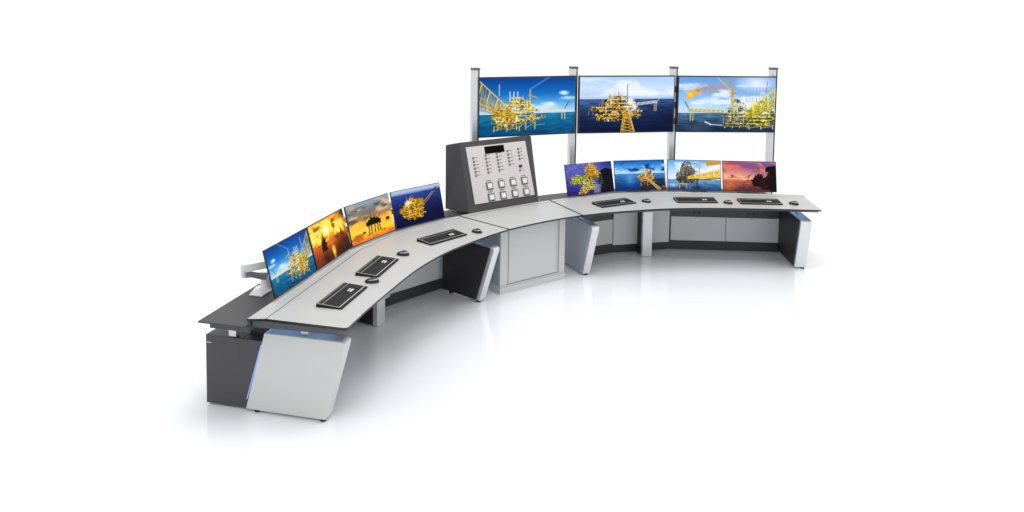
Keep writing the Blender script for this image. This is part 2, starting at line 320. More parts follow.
def pic_yellow_bridge(seed):   # grey rig left, big yellow bridge from the right
    p=Pic(seed); p.grad([(0,(85,155,220)),(.5,(160,200,235)),(1,(225,235,240))],0,.66); p.clouds((240,244,248),.45,.2,3,4,0,.6,.9,33)
    p.sea(.64,(110,165,205),(30,75,130),.14); p.blob(.1,.85,.15,.1,(225,235,240),1,.6)
    p.rig(.36,.04,.78,.44,[(110,112,115),(70,75,85),(140,145,150),(50,50,55),(150,120,70),(60,62,66)],420,4,.95,(60,62,66),8,.007,-.3); p.rig(.34,.20,.74,.34,[(95,98,104),(70,75,85),(160,130,80),(50,50,55),(190,160,90)],300,0,None,(50,52,58),18,.007,.0)
    p.line(.60,.4,.60,.02,.03,(215,165,40)); p.poly([(.7,.02),(1,.02),(1,.12),(.75,.18)],(205,150,25))
    p.poly([(1.02,.30),(1.02,.52),(.38,.62),(.40,.56)],(200,150,45),.55); p.truss(1.02,.28,.38,.56,.26,.06,11,(240,195,50),.04,(225,170,40)); p.line(.4,.60,1.0,.60,.035,(225,170,35)); p.line(.38,.62,1.0,.45,.02,(245,205,70))
    p.line(.55,.66,1,.6,.03,(60,50,35),.8); p.line(.55,.64,.55,.9,.04,(60,60,65)); p.line(.7,.64,.7,.94,.02,(90,95,100)); p.blob(.55,.93,.14,.08,(45,50,60),.8,.8,.4); p.blob(.3,.95,.14,.06,(60,55,50),.8,.8,.4)
    p.line(.2,.8,.36,.8,.03,(225,160,40)); p.line(.22,.8,.22,.95,.02,(225,160,40)); p.line(.35,.8,.35,.95,.02,(225,160,40))
    return p
def pic_pink_sunset(seed):     # pink sky over an orange horizon, dark platform at right
    p=Pic(seed); p.grad([(0,(150,75,105)),(.35,(180,100,120)),(.7,(225,145,120)),(1,(245,185,125))],0,.62)
    p.blob(.85,.1,.6,.6,(110,88,155),.9,1); p.clouds((235,115,85),.46,.16,3,5,0,.4,.85,61); p.clouds((130,80,130),.52,.16,4,6,.0,.4,.6,62); p.clouds((130,75,85),.5,.1,9,5,.42,.6,.9,63)
    p.sea(.61,(205,115,90),(85,42,52),.18); p.blob(.1,.85,.22,.3,(235,120,60),1,.7); p.blob(.5,1,.4,.15,(90,50,65),1,.7)
    p.blob(.40,.70,.02,.02,(50,30,35),.5); K=(26,16,22)
    p.rig(.68,.44,.82,.30,[K,(50,28,30),(70,35,35)],260,0,None,K,3); p.rig(.70,.42,.84,.34,[K,(70,30,32),(40,22,26)],260,0,None,K,31,.007,-.8); p.rig(.88,.34,.95,.30,[K,(70,30,32)],200,0,None,K,33,.007,-.8); p.poly([(.80,.22),(.84,.16),(1,.12),(1,.36),(.8,.34)],K); p.poly([(.90,.3),(1,.3),(1,.99),(.88,.99)],K)
    p.line(.685,.5,.68,.1,.010,(95,55,75)); p.blob(.8,.84,.14,.1,(45,22,22),.6,.9,.5); p.blob(.8,.83,.05,.02,(150,50,35),.8,.8)
    return p
def screen_mat():
    m=bpy.data.materials.new('lit_screen_picture'); m.use_nodes=True; nt=m.node_tree; b=nt.nodes['Principled BSDF']
    at=nt.nodes.new('ShaderNodeAttribute'); at.attribute_name='picture'
    b.inputs['Base Color'].default_value=(.002,.002,.002,1); b.inputs['Roughness'].default_value=.3; b.inputs['Specular IOR Level'].default_value=.05
    nt.links.new(at.outputs['Color'],b.inputs['Emission Color']); b.inputs['Emission Strength'].default_value=1.0
    return m
SCR=screen_mat()
def screen_mesh(pic, w, h, T):
    """lit picture as a fine grid carrying colours; local x right, z up, transformed by T"""
    nx,ny=pic.w,pic.h; me=bpy.data.meshes.new('screen')
    xs=(np.arange(nx)/(nx-1)-.5)*w; zs=h-np.arange(ny)/(ny-1)*h
    V=np.zeros((ny,nx,3)); V[...,0]=xs; V[...,2]=zs[:,None]
    A=np.array(T)[:3,:3]; V=V@A.T+np.array(T)[:3,3]
    i=np.arange((ny-1)*(nx-1)); r,c=i//(nx-1),i%(nx-1); a=r*nx+c
    F=np.stack([a+nx,a+nx+1,a+1,a],-1)
    me.vertices.add(nx*ny); me.vertices.foreach_set('co',V.ravel())
    me.loops.add(F.size); me.loops.foreach_set('vertex_index',F.ravel())
    me.polygons.add(len(F)); me.polygons.foreach_set('loop_start',np.arange(len(F))*4); me.polygons.foreach_set('loop_total',np.full(len(F),4))
    me.update()
    I=np.clip(pic.I,0,1); g=I.mean(-1,keepdims=True); g2=np.clip(g+.30*(g-.45)*4*g*(1-g),0,1); I=np.clip(g2+(I-g)*1.02,0,1); L=np.where(I<=.04045,I/12.92,((I+.055)/1.055)**2.4)
    at=me.attributes.new('picture','FLOAT_COLOR','POINT'); at.data.foreach_set('color',np.concatenate([L,np.ones((ny,nx,1))],-1).astype(np.float32).ravel())
    me.materials.append(SCR)
    return me

# ------------------------------------------------------------------ camera (frame: u = right, v = back, console symmetric about u = 0)
a_=.6479278; H_=2.92460; pit=.08350138; rol=.01543086; sy=-181.804; fpx=798.6025
cp,sp=math.cos(pit),math.sin(pit); f0=Vector((0,cp,-sp)); r0=Vector((1,0,0)); u0=Vector((0,sp,cp))
rr=math.cos(rol)*r0+math.sin(rol)*u0; uu=-math.sin(rol)*r0+math.cos(rol)*u0
W=Matrix(((math.cos(a_),math.sin(a_),0),(-math.sin(a_),math.cos(a_),0),(0,0,1)))   # calibration axes -> console axes
rr,uu,ff=W@rr,W@uu,W@f0
cam=bpy.data.cameras.new('camera'); co=bpy.data.objects.new('camera',cam); COL.objects.link(co)
Mx=Matrix((( rr.x,uu.x,-ff.x,-5.149125),(rr.y,uu.y,-ff.y,0),(rr.z,uu.z,-ff.z,H_),(0,0,0,1))); co.matrix_world=Mx
cam.sensor_width=36; cam.lens=fpx/1024*36; cam.shift_y=sy/1024; cam.clip_end=500; cam.clip_start=.05
scn.camera=co

# ------------------------------------------------------------------ floor
fm=bpy.data.materials.new('white_gloss_floor'); fm.use_nodes=True; nt=fm.node_tree; b=nt.nodes['Principled BSDF']
n=nt.nodes.new('ShaderNodeTexNoise'); n.inputs['Scale'].default_value=1.5; tc=nt.nodes.new('ShaderNodeTexCoord'); nt.links.new(tc.outputs['Object'],n.inputs['Vector'])
mr=nt.nodes.new('ShaderNodeMapRange'); mr.inputs[3].default_value=.015; mr.inputs[4].default_value=.04
nt.links.new(n.outputs['Fac'],mr.inputs[0]); nt.links.new(mr.outputs[0],b.inputs['Roughness'])
b.inputs['Base Color'].default_value=(.88,.90,.93,1); b.inputs['Specular IOR Level'].default_value=.55
fl=MB().box(-90,90,-90,90,-.05,0).build('floor',fm); tag(fl,None,None,kind='structure')

# ------------------------------------------------------------------ desks
ct,st=math.cos(R(39.5)),math.sin(R(39.5))
def DE(d,e): return (ct*d+st*e, -st*d+ct*e)           # outer segment axes: d outward along the desk, e backward
SEAM=np.array([.115,.676]); SEAM/=np.linalg.norm(SEAM)
Fr=catmull([(.487,6.173),(.80,6.10),(1.183,5.975),(1.45,5.865),(1.764,5.69),(2.048,5.492),(2.417,5.205),(2.60,5.06)],6)+[(2.852,4.842)]
Gr=[(.600,6.79),(.83,6.775),(1.465,6.655),(1.99,6.385),(3.238,5.315)]
Br=[(.615,6.868),(.84,6.845),(1.485,6.722),(2.08,6.44),(3.345,5.388)]
Gr_s=catmull(Gr[:4],5)+[Gr[4]]; Br_s=catmull(Br[:4],5)+[Br[4]]
def shrink_start(P,d): p=list(P); p[0]=(p[0][0]+d,p[0][1]-d*.17); return p
def make_desk(sg, label):
    """sg=+1 right desk, -1 left desk (mirror image)"""
    m=lambda P:[(sg*x,y) for x,y in P]
    base=(sg*1.9,5.9,0); t=thing('control_desk',label,'desk',base,group='curved control desks')
    mb=lambda: MB(base)
    F=shrink_start(Fr,.012); G=shrink_start(Gr_s,.012); B=shrink_start(Br_s,.012)
    cor=fillet(F[-1],F[-2],G[-1],.035)
    Gf=offset(G,-.003*1); Gb=offset(G,.003)
    mb().prism(m(F[:-1]+cor+Gf[::-1]),.7235,.740,0,1).build('desktop',['top','edge'],t)
    mb().prism(m(Gb+B[::-1]),.7235,.740,0,1).build('rear_flap',['top','edge'],t)
    # underframe: flush at the end, running back under the front edge like a knife edge
    Ft=offset(F,.045); Fb=offset(F,.12); Bo=offset(B,-.035)
    Ft[-1]=tuple(np.array(Ft[-1])-np.array(DE(.006,0))); Fb[-1]=tuple(np.array(Fb[-1])-np.array(DE(.012,0)))
    Bo[-1]=tuple(np.array(Bo[-1])-np.array(DE(.008,0)))
    top=[(x,y,.7233) for x,y in m(Ft+Bo[::-1])]; bot=[(x,y,.682) for x,y in m(Fb+Bo[::-1])]
    mb().loft(top,bot).build('underframe','frame',t)
    # rear shelf
    dend=-.776 if sg<0 else -.94
    S0=[(.62,6.838),(.84,6.815),(1.475,6.692),(2.065,6.405)]; S0[0]=(.63,6.838)
    inn=offset(S0+[DE(-.9,6.262)],0)[:-1]+[DE(dend,6.262)]
    bk=offset([(.63,6.868),(.84,6.845),(1.485,6.722),(2.08,6.44),DE(-.9,6.293)],.334)[:-1]+[DE(dend,6.627)]
    if sg>0: bk=bk[:-1]+[DE(-1.25,6.627),DE(-1.25,6.36),DE(dend,6.36)]
    bkb=offset([(.63,6.868),(.84,6.845),(1.485,6.722),(2.08,6.44),DE(-.9,6.293)],.27)[:-1]+[DE(dend-.045 if sg<0 else -1.3,6.563)]
    innb=inn[:-1]+[DE(dend-.045 if sg<0 else -1.3,6.262)]
    if sg>0: inn[0]=(.63,6.88); innb[0]=(.63,6.88)
    mb().prism(m(inn+bk[::-1]),.702,.714).build('rear_shelf','shelf',t,bevel=.002)
    mb().loft([(x,y,.7015) for x,y in m(innb+bkb[::-1])],[(x,y,.655) for x,y in m(innb+bkb[::-1])]).build('shelf_frame','frame',t)
    # rear body: kick board, rail, cabinet, doors
    K=[(.74,6.885),(1.50,6.755),DE(-2.40,6.39),DE(-1.092,6.39)]
    Kb=offset(K[:-1]+[DE(-.99,6.39)],.31); Kf=K[:-1]+[DE(-.995,6.39)]
    mb().prism(m(offset(Kf,.022)+offset(Kf,.312)[::-1]),.012,.526).build('rear_cabinet','char',t)
    mb().prism(m(offset(K,.0)+offset(K,.021)[::-1]),.002,.112).build('kick_board','kick',t)
    mb().prism(m(offset(K,.004)+offset(K,.021)[::-1]),.412,.6545).build('rail','frame',t)
    def panel(p,q,z0,z1,th,mt,nm,off=0.0,lab=None):
        P=offset([p,q],-off); Q=offset([p,q],-off+th)
        return mb().prism(m([P[0],P[1],Q[1],Q[0]]),z0,z1).build(nm,mt,t,bevel=.002,label=lab)
    def lerp(p,q,s): return (p[0]+(q[0]-p[0])*s,p[1]+(q[1]-p[1])*s)
    k0,k1,k2,k3=K
    dd=[DE(-2.40,6.39),DE(-1.738,6.39),DE(-1.732,6.39),DE(-1.088,6.39)]
    for i in (0,2):
        dr=panel(dd[i],dd[i+1],.114,.410,.02,'door','door',.004)
        kx=lerp(dd[i],dd[i+1],.47); kd=mb(); c=(sg*kx[0],kx[1]); M4=Matrix.Translation((c[0],c[1],.385))@Matrix.Rotation(sg*R(-39.5),4,'Z')@Matrix.Rotation(R(90),4,'X')
        kd.xcyl(M4,(0,0),.014,.0,.026).build('knob','white',dr)
        for q in (-.03,.03):
            h=mb()
            hx=DE((-2.40*.53-1.738*.47 if i==0 else -1.732*.53-1.094*.47)+q,6.392); M5=Matrix.Translation((sg*hx[0],hx[1],.46))@Matrix.Rotation(sg*R(-39.5),4,'Z')@Matrix.Rotation(R(90),4,'X')
            h.xcyl(M5,(0,0),.011,-.004,.004)
            h.build('cable_port','rubber',t)
    panel(k0,lerp(k0,k1,1.03),.114,.410,.02,'door','modesty_panel',.004)
    panel(lerp(k1,k2,.02),lerp(k1,k2,.498),.10,.6545,.03,'door','modesty_panel',.025)
    panel(lerp(k1,k2,.502),lerp(k1,k2,.96),.10,.6545,.03,'door','modesty_panel',.025)
    # outer leg
    d0,d1=-.962,(-1.082 if sg<0 else -1.100)
    def slab(prof,da,db,nm,mt,bev=.003,par=None,lab=None,fr=DE):
        A=[(*fr(da,s),z) for s,z in prof]; Bq=[(*fr(db,s),z) for s,z in prof]
        A=[(sg*x,y,z) for x,y,z in A]; Bq=[(sg*x,y,z) for x,y,z in Bq]
        return mb().loft(A,Bq).build(nm,mt,par or t,bevel=bev,label=lab)
    zb=.020
    fc=fillet((5.60,.597),(5.755,zb),(6.225,.597),.035)
    body=slab([(5.755,zb),]+fc+[(6.225,.597),(6.378,zb)],d0,d1+.014,'end_panel','end' if sg<0 else 'silver',.004)
    slab([(5.79,.03)]+[(s+.035,z-.004) for s,z in fc]+[(6.17,.590),(6.385,.590),(6.385,.03)],d1+.0138,d1,'inner_cladding','clad',.002,body)
    for ee in (5.785,6.30):
        f=DE(d0-.028,ee); mb().cyl((sg*f[0],f[1]),.022,0,.024).build('foot','rubber',body)
    slab([(6.386,.014),(6.710,.014),(6.710,.525),(6.248,.525)],d0-.022,d1+.016,'rear_end_panel','char',.003)
    slab([(6.3795,.05),(6.382,.05),(6.253,.53),(6.2505,.53)] if False else [(6.372,.09),(6.3755,.09),(6.2575,.50),(6.254,.50)],d0-.004,d0-.018,'led_strip','led',0,body)
    slab([(5.64,.5975),(6.19,.5975),(6.19,.602),(5.65,.602)],d0-.006,d1+.004,'top_cap','capm',0,body)
    slab([(5.72,.6785),(6.24,.6785),(6.24,.6812),(5.72,.6812)],d0-.020,d0-.100,'led_strip','ledw',0)
    for ee,z0 in ((5.93,.6022),(6.50,.5265)):
        c=np.array(DE(d0-.055,ee)); e1=np.array(DE(.022,0)); e2=np.array(DE(0,.03))
        mb().prism(m([tuple(c-e1-e2),tuple(c+e1-e2),tuple(c+e1+e2),tuple(c-e1+e2)]),z0,.682 if ee<6.2 else .6548).build('spacer_block','alu',t,bevel=.003)
    if sg<0:
        # maker's mark: a tiny unreadable light dash at the upper corner of the dark panel
        slab([(6.665,.468),(6.70,.468),(6.70,.472),(6.665,.472)],d0-.0218,d0-.019,'badge','white',0)
    # inner leg (beside the centre cabinet)
    th=R(13); ax=np.array([math.sin(th),math.cos(th)]); wx=np.array([math.cos(th),-math.sin(th)]); O=np.array([.650,6.325])
    def IN(w,s): p=O+ax*s+wx*w; return (p[0],p[1])
    fi=fillet((-.19,.593),(0,.024),(.48,.593),.035)
    leg=slab([(0,.024)]+fi+[(.50,.593),(.50,.024)],0.006,.092,'inner_leg','silver',.004,fr=IN)
    slab([(.04,.03)]+[(s+.042,z-.004) for s,z in fi]+[(.502,.586),(.502,.03)],.0922,.105,'inner_cladding','clad',.002,leg,fr=IN)
    slab([(.016,.03)]+[(s+.02,z-.012) for s,z in fi]+[(.495,.58),(.495,.03)],.0058,-.002,'leg_side_shade','sideshade',.001,leg,fr=IN)  # added skin, coloured like the shaded, blue-lit side of the leg
    slab([(-.155,.5935),(.47,.5935),(.47,.598),(-.155,.598)],.006,.10,'top_cap','capm',0,leg,fr=IN)
    slab([(-.02,.6785),(.45,.6785),(.45,.6812),(-.02,.6812)],.040,.090,'led_strip','ledw',0,fr=IN)
    for (w0,w1,s0,s1) in ((.092,.097,-.03,.46),(.003,.008,-.03,.46),(.0082,.0918,-.03,-.024),(.0082,.0918,.454,.46)):
        slab([(s0,.640),(s0,.6815),(s1,.6815),(s1,.640)],w0,w1,'led_shield','frame',0,fr=IN)  # lips added to block the strip's reflection in the floor
    for s_ in (.04,.42):
        f=IN(.06,s_); mb().cyl((sg*f[0],f[1]),.022,0,.024).build('foot','rubber',leg)
    c=np.array(IN(.05,.12)); e1=wx*.022; e2=ax*.03
    mb().prism(m([tuple(c-e1-e2),tuple(c+e1-e2),tuple(c+e1+e2),tuple(c-e1+e2)]),.5982,.682).build('spacer_block','alu',t,bevel=.003)
    # middle leg
    q=R(25); ax2=np.array([math.sin(q),math.cos(q)]); wx2=np.array([math.cos(q),-math.sin(q)]); O2=np.array([1.745,6.40]) if sg>0 else np.array([1.785,6.375])
    def MI(w,s): p=O2+ax2*s+wx2*w; return (p[0],p[1])
    ml=slab([(0,.004),(0,.545),(.05,.545),(.05,.004)],-.060,.060,'middle_leg','silver',.004,fr=MI)
    slab([(.0505,.004),(.0505,.54),(.36,.54),(.36,.004)],-.050,.050,'leg_cladding','clad',.002,ml,fr=MI)
    c=np.array(MI(0,.03)); e1=wx2*.02; e2=ax2*.02
    mb().prism(m([tuple(c-e1-e2),tuple(c+e1-e2),tuple(c+e1+e2),tuple(c-e1+e2)]),.5452,.684).build('spacer_block','white',t,bevel=.003)
    return t
make_desk(-1,'curved left control desk in pale grey, its broad white end panel facing the viewer')
make_desk(1,'curved pale grey control desk at right, in front of the three big wall displays')

# ------------------------------------------------------------------ centre cabinet
base=(0,6.6,0); t=thing('center_cabinet','pale grey cabinet with roller door joining the two curved desks','cabinet',base)
mb=lambda: MB(base)
F=catmull([(-.475,6.175),(-.24,6.197),(0,6.205),(.24,6.197),(.475,6.175)],5)
G=catmull([(-.590,6.79),(-.3,6.83),(0,6.845),(.3,6.83),(.590,6.79)],5); B=[(-.603,6.87),(-.3,6.895),(0,6.905),(.3,6.895),(.603,6.87)]
mb().prism(F+offset(G,-.003)[::-1],.7235,.740,0,1).build('desktop',['top','edge'],t)
mb().prism(offset(G,.003)+B[::-1],.7235,.740,0,1).build('rear_flap',['top','edge'],t)
mb().loft([(x,y,.7233) for x,y in offset(F,.045)+B[::-1]],[(x,y,.69) for x,y in offset(F,.11)+B[::-1]]).build('underframe','frame',t)
mb().prism([(-.625,6.91),(.625,6.91),(.69,7.20),(.35,7.25),(-.35,7.25),(-.69,7.20)],.702,.7145).build('rear_shelf','shelf',t,bevel=.002)
bd=mb().box(-.432,.432,6.395,6.88,.0,.689).build('cabinet_body','cab',t,bevel=.003)
for x0,x1 in ((-.432,-.352),(.352,.432)):
    mb().box(x0,x1,6.378,6.3948,.085,.689).build('side_stile','cab',bd,bevel=.002)
mb().box(-.438,.438,6.372,6.3946,.0,.065).build('plinth','cab',bd,bevel=.003)
mb().box(-.432,.432,6.376,6.3946,.067,.083).build('sill','cab',bd,bevel=.002)
rd=mb().box(-.3205,.3205,6.386,6.3946,.093,.689)
rd=rd.build('roller_door','cab',bd,bevel=.001)
for x0 in (-.3515,-.3255,.3215,.3485):
    mb().box(x0,x0+.004,6.3935,6.3949,.087,.689).build('gap_shade_strip','line',bd)  # dark strips put in as the shade of the gaps
mb().box(-.432,.432,6.3935,6.3949,.0835,.0865).build('gap_shade_strip','line',bd)
for x0,x1 in ((-.3465,-.3275),(.3275,.3465)):
    mb().box(x0,x1,6.390,6.3946,.087,.689).build('door_track','cab',bd,bevel=.001)
for sx in (-1,1):
    mb().box(sx*.4345-.002,sx*.4345+.002,6.40,6.875,.085,.685).build('cabinet_side_shade','sideshade',bd)  # thin skin carrying the cabinet side's bluish shade as colour
    mb().prism(sorted([(sx*.479,6.20),(sx*.497,6.20),(sx*.604,6.86),(sx*.588,6.86)],key=lambda p:0),.7235,.7335).build('seam_shade_strip','rubber',t)  # black strip added as shade, keeping the open seam dark
    mb().box(sx*.47-.02,sx*.47+.02,6.42,6.80,.6872,.6898).build('led_strip','ledw',t)

# ------------------------------------------------------------------ alarm panel box on the centre shelf
t=thing('alarm_panel','charcoal sloping console box with silver faceplate of indicator rows and eight square buttons','control panel',(0,6.9,.74))
base=(0,6.9,.74)
W0=.475
mb=lambda: MB(base)
front=[(-W0,6.885,.7415),(W0,6.885,.7415),(W0-.005,7.12,1.465),(-W0+.02,7.12,1.465)]
back=[(-.585,7.19,.7415),(.585,7.19,.7415),(.585,7.19,1.44),(-.585,7.19,1.44)]
front=[(-.475,6.885,.742),(.47,6.885,.742),(.47,7.12,1.465),(-.45,7.12,1.465)]
hb=mb().loft(front,back).build('housing','boxm',t,bevel=.006)
N=Vector((0,-.723,.235)).normalized(); Uv=Vector((1,0,0)); Vv=Vector((0,.235,.723)).normalized()
T=Matrix(((Uv.x,Vv.x,N.x,0),(Uv.y,Vv.y,N.y,6.885),(Uv.z,Vv.z,N.z,.742),(0,0,0,1)))      # x right, y up the slope, z out of the face
fp=mb().xbox(T,-.39,.425,.082,.700,.001,.006).build('faceplate','plate',t,bevel=.001)
dp=mb().xbox(T,-.152,.112,.604,.684,.0062,.010).build('readout_window','void',fp,bevel=.001)
inds=[(-.318,6,.574),(-.152,6,.588),(.000,6,.597),(.152,5,.606),(.302,4,.616)]
def dash(x,y,L,hh=.006): mb().xbox(T,x,x+L,y,y+hh,.0062,.0068).build('printed_caption','ink',fp)
for cx,nn,y0 in inds:
    for k in range(nn):
        y=y0-.038*k; c=mb(); 
        c.xcyl(T,(cx,y),.0125,.0062,.012,16).xcyl(T,(cx,y),.008,.012,.015,16,1).build('indicator_lamp',['lamp','grey'],fp)
        dash(cx+.022,y+.001,.030+.02*random.random())
mb().xcyl(T,(.290,.422),.016,.0062,.03,20).build('key_switch','black',fp)
mb().xcyl(T,(.280,.374),.011,.0062,.012,16).build('indicator_lamp','lamp',fp)
mb().xbox(T,.327,.349,.368,.388,.0062,.0085).build('warning_marker','yellow',fp)
for r_,y in ((0,.254),(1,.130)):
    for k in range(4):
        x=-.166+.160*k
        bz=mb().xbox(T,x-.044,x+.044,y-.042,y+.042,.0062,.014).build('push_button','lamp',fp,bevel=.004)
        mb().xbox(T,x-.032,x+.032,y-.030,y+.030,.0142,.020).build('button_cap','plate',bz,bevel=.004)
        mb().xbox(T,x-.022,x+.022,y-.020,y+.020,.0202,.021).build('button_window','btn',bz)
        dash(x-.038,y+.054,.07,.006); 
        if r_: dash(x-.03,y+.066,.055,.005)
mb().box(.475,.492,6.90,6.915,-.0+.7402,.752).build('fixing_screw','alu',t)

# ------------------------------------------------------------------ desk monitors and their arms
def arm_proto():
    t=thing('monitor_arm','', 'monitor arm',(0,0,0),group='monitor arms on the rear shelves')
    zb=-.0528     # local z=0 is the screen's bottom level (.767); shelf top is .714
    MB().prism([(-.19,.19),(.10,.19),(.10,.30),(-.02,.345),(-.19,.30)],zb,zb+.010).build('base_plate','arm',t,bevel=.003)
    MB().cyl((-.03,.255),.048,zb+.0102,.045,24,r2=.026).build('column','arm',t,smooth=False,bevel=.002)
    def link(p,q,w,z0,z1,zt0,zt1,nm,mt,par=None):
        p=np.array(p);q=np.array(q);d=(q-p)/np.linalg.norm(q-p);n=np.array([-d[1],d[0]])*w/2
        k=7; o=MB()
        for i in range(k):
            s0,s1=i/k,(i+1)/k
            f=lambda s:(z0+(zt0-z0)*(s*s*(3-2*s)),z1+(zt1-z1)*(s*s*(3-2*s)))
            a=p+(q-p)*s0;b_=p+(q-p)*s1; (za,zA),(zb_,zB)=f(s0),f(s1)
            o.loft([(*(a-n),zA),(*(b_-n),zB),(*(b_+n),zB),(*(a+n),zA)],[(*(a-n),za),(*(b_-n),zb_),(*(b_+n),zb_),(*(a+n),za)])
        return o.build(nm,mt,par or t)
    link((-.03,.255),(-.245,.31),.05,.030,.085,.105,.148,'lower_arm','armblue')
    MB().cyl((-.245,.312),.020,.108,.205,24).build('elbow','arm',t)
    link((-.247,.31),(-.02,.085),.055,.152,.208,.165,.222,'upper_arm','arm')
    MB().box(-.05,.05,.070,.088,.13,.23).build('mount_plate','arm',t,bevel=.002)
    return t
def copy_thing(r0_,loc,rot):
    r=r0_.copy(); COL.objects.link(r); r.location=loc; r.rotation_euler=(0,0,rot)
    for ch in list(r0_.children):
        c=ch.copy(); COL.objects.link(c); c.parent=r
        for g in ch.children:
            d=g.copy(); COL.objects.link(d); d.parent=c
    return r
TILT=Matrix.Rotation(R(-15),4,'X')      # leans back
SW,SH=.642,.366
def housing_mesh():
    o=MB(); o.xbox(TILT,-SW/2,SW/2,.0012,.014,0,SH); me=o.build('housing','black',None,bevel=.002); return me
def make_monitor(pic,label,loc,rot,housing):
    t=thing('desk_monitor',label,'monitor',loc,rot,'desk monitors along the rear of the desks')
    h=housing.copy(); COL.objects.link(h); h.parent=t
    bk=backp.copy(); COL.objects.link(bk); bk.parent=h
    me=screen_mesh(pic,SW-.012,SH-.014,TILT@Matrix.Translation((0,0,.008)))
    s=bpy.data.objects.new('screen',me); COL.objects.link(s); s.parent=t
    return t
hproto=housing_mesh()
o=MB(); o.loft([tuple(TILT@Vector(p)) for p in [(-.24,.0142,.30),(.24,.0142,.30),(.24,.0142,.05),(-.24,.0142,.05)]],[tuple(TILT@Vector(p)) for p in [(-.19,.04,.26),(.19,.04,.26),(.19,.04,.09),(-.19,.04,.09)]])
backp=o.build('back_cover','grey',None)
mons=[ # center (right-side coordinates), angle, left picture, right picture
 ((2.824,5.777),39.4),((2.315,6.194),39.4),((1.762,6.543),25.0),((1.146,6.741),10.6)]
left=[(pic_blue(1).flip(),'leftmost desk monitor, blue sky over yellow oil platform and sea','blue sky screen'),
      (pic_sunset_rig(2),'desk monitor with orange sunset, bright sun and dark oil rig','orange sun screen'),
      (pic_grey_sunset(3),'desk monitor with grey clouds over a gold sea and black oil rig on legs','grey cloud screen'),
      (pic_top_view(4),'desk monitor showing a golden oil platform from above on navy sea','navy sea screen')]
right=[(pic_pink_sunset(8),'rightmost desk monitor, pink sunset sky with dark platform silhouette','pink sunset screen'),
       (pic_yellow_bridge(7),'desk monitor with large yellow bridge and grey rig against pale sky','yellow bridge screen'),
       (pic_blue_bridge(6),'desk monitor with deep blue sky, calm blue sea and small gold platform','deep blue sky screen'),
       (pic_green_rig(5),'desk monitor with green and yellow rig clutter on violet sea','violet sea screen')]
ap=arm_proto(); first=True
armlab={0:'silver folded monitor arm on the dark shelf behind the leftmost desk monitor'}
for sg,lst in ((-1,left),(1,right)):
    for i,((c,ang),(pic,lab,short)) in enumerate(zip(mons,lst)):
        loc=(sg*c[0],c[1],.767); rot=-sg*R(ang)
        make_monitor(pic,lab,loc,rot,hproto)
        if first: r=ap; r.location=loc; r.rotation_euler=(0,0,rot); first=False
        else: r=copy_thing(ap,loc,rot)
        if sg>0: r.scale=(-1,1,1)
        r['label']='silver folded arm on the dark shelf beside the leftmost blue sky monitor' if (sg<0 and i==0) else 'silver monitor arm standing behind the desk monitor with the '+short
for x in (backp,hproto): bpy.data.objects.remove(x)

# ------------------------------------------------------------------ keyboards and mice
def keyboard_proto():
    t=thing('keyboard','','keyboard',(0,0,0),group='keyboards on the desktops'); w,d=.235,.10
    b_=MB(); b_.loft([(-w,-d,.012),(w,-d,.012),(w,d,.026),(-w,d,.026)],[(-w,-d,0),(w,-d,0),(w,d,0),(-w,d,0)]); body=b_.build('body','kbody',t,bevel=.003)
    zz=lambda y:.0122+.014*(y+d)/(2*d)
    k=MB()
    for r_ in range(6):
        y=-.068+.0235*r_+(.012 if r_==5 else 0); x=-.222
        while x<.215:
            ww=.0175
            if r_==0 and -.15<x<-.02: ww=.11
            if not (.068<x<.078) and not (.135<x<.145): k.box(x,x+ww-.0025,y,y+.020,zz(y)-.002,zz(y)+.003)
            x+=ww
    k.build('keys','keyc',t)
    tr=MB(); Wt=.0035
    tr.loft([(-w+.006,-.082,zz(-.082)+.001),(w-.012,-.082,zz(-.082)+.001),(w-.012,-.075,zz(-.075)+.001),(-w+.006,-.075,zz(-.075)+.001)],[(-w+.006,-.082,.005),(w-.012,-.082,.005),(w-.012,-.075,.005),(-w+.006,-.075,.005)])
    tr.loft([(-w+.004,-.080,zz(-.080)+.0012),(-w+.009,-.080,zz(-.080)+.0012),(-w+.009,.092,zz(.092)+.0012),(-w+.004,.092,zz(.092)+.0012)],[(-w+.004,-.080,.005),(-w+.009,-.080,.005),(-w+.009,.092,.005),(-w+.004,.092,.005)])
    tr.box(-w+.012,w-.012,.0515,.0550,.01,zz(.053)+.0038); tr.box(-w+.012,w-.012,.0870,.0895,.01,zz(.088)+.001)
    tr.build('silver_trim','alu',t)
    ar=MB()
    for x,y in ((.080,-.028),(.100,-.028),(.090,-.006),(.120,-.006),(.120,-.028)): ar.box(x-.008,x+.008,y-.007,y+.007,.02,zz(y)+.0042)
    ar.build('light_keys','white',t)
    return t
kp=keyboard_proto()
kbs=[(-2.625,5.395,40,'nearest keyboard, on the left desk below the leftmost monitor'),
     (-2.093,5.855,40.5,'middle keyboard of the left desk, between two mice'),
     (-1.195,6.275,11.5,'keyboard on the left desk closest to the alarm panel'),
     (1.115,6.335,-8,'leftmost keyboard on the right desk, below the violet sea monitor'),
     (1.995,5.910,-35,'middle keyboard of the right desk, below the yellow bridge monitor'),
     (2.555,5.445,-38,'rightmost keyboard, below the pink sunset monitor')]
for i,(x,y,ang,lab) in enumerate(kbs):
    r=kp if i==0 else copy_thing(kp,(0,0,0),0)
    r.location=(x,y,.7403); r.rotation_euler=(0,0,R(ang)); r['label']='black '+lab
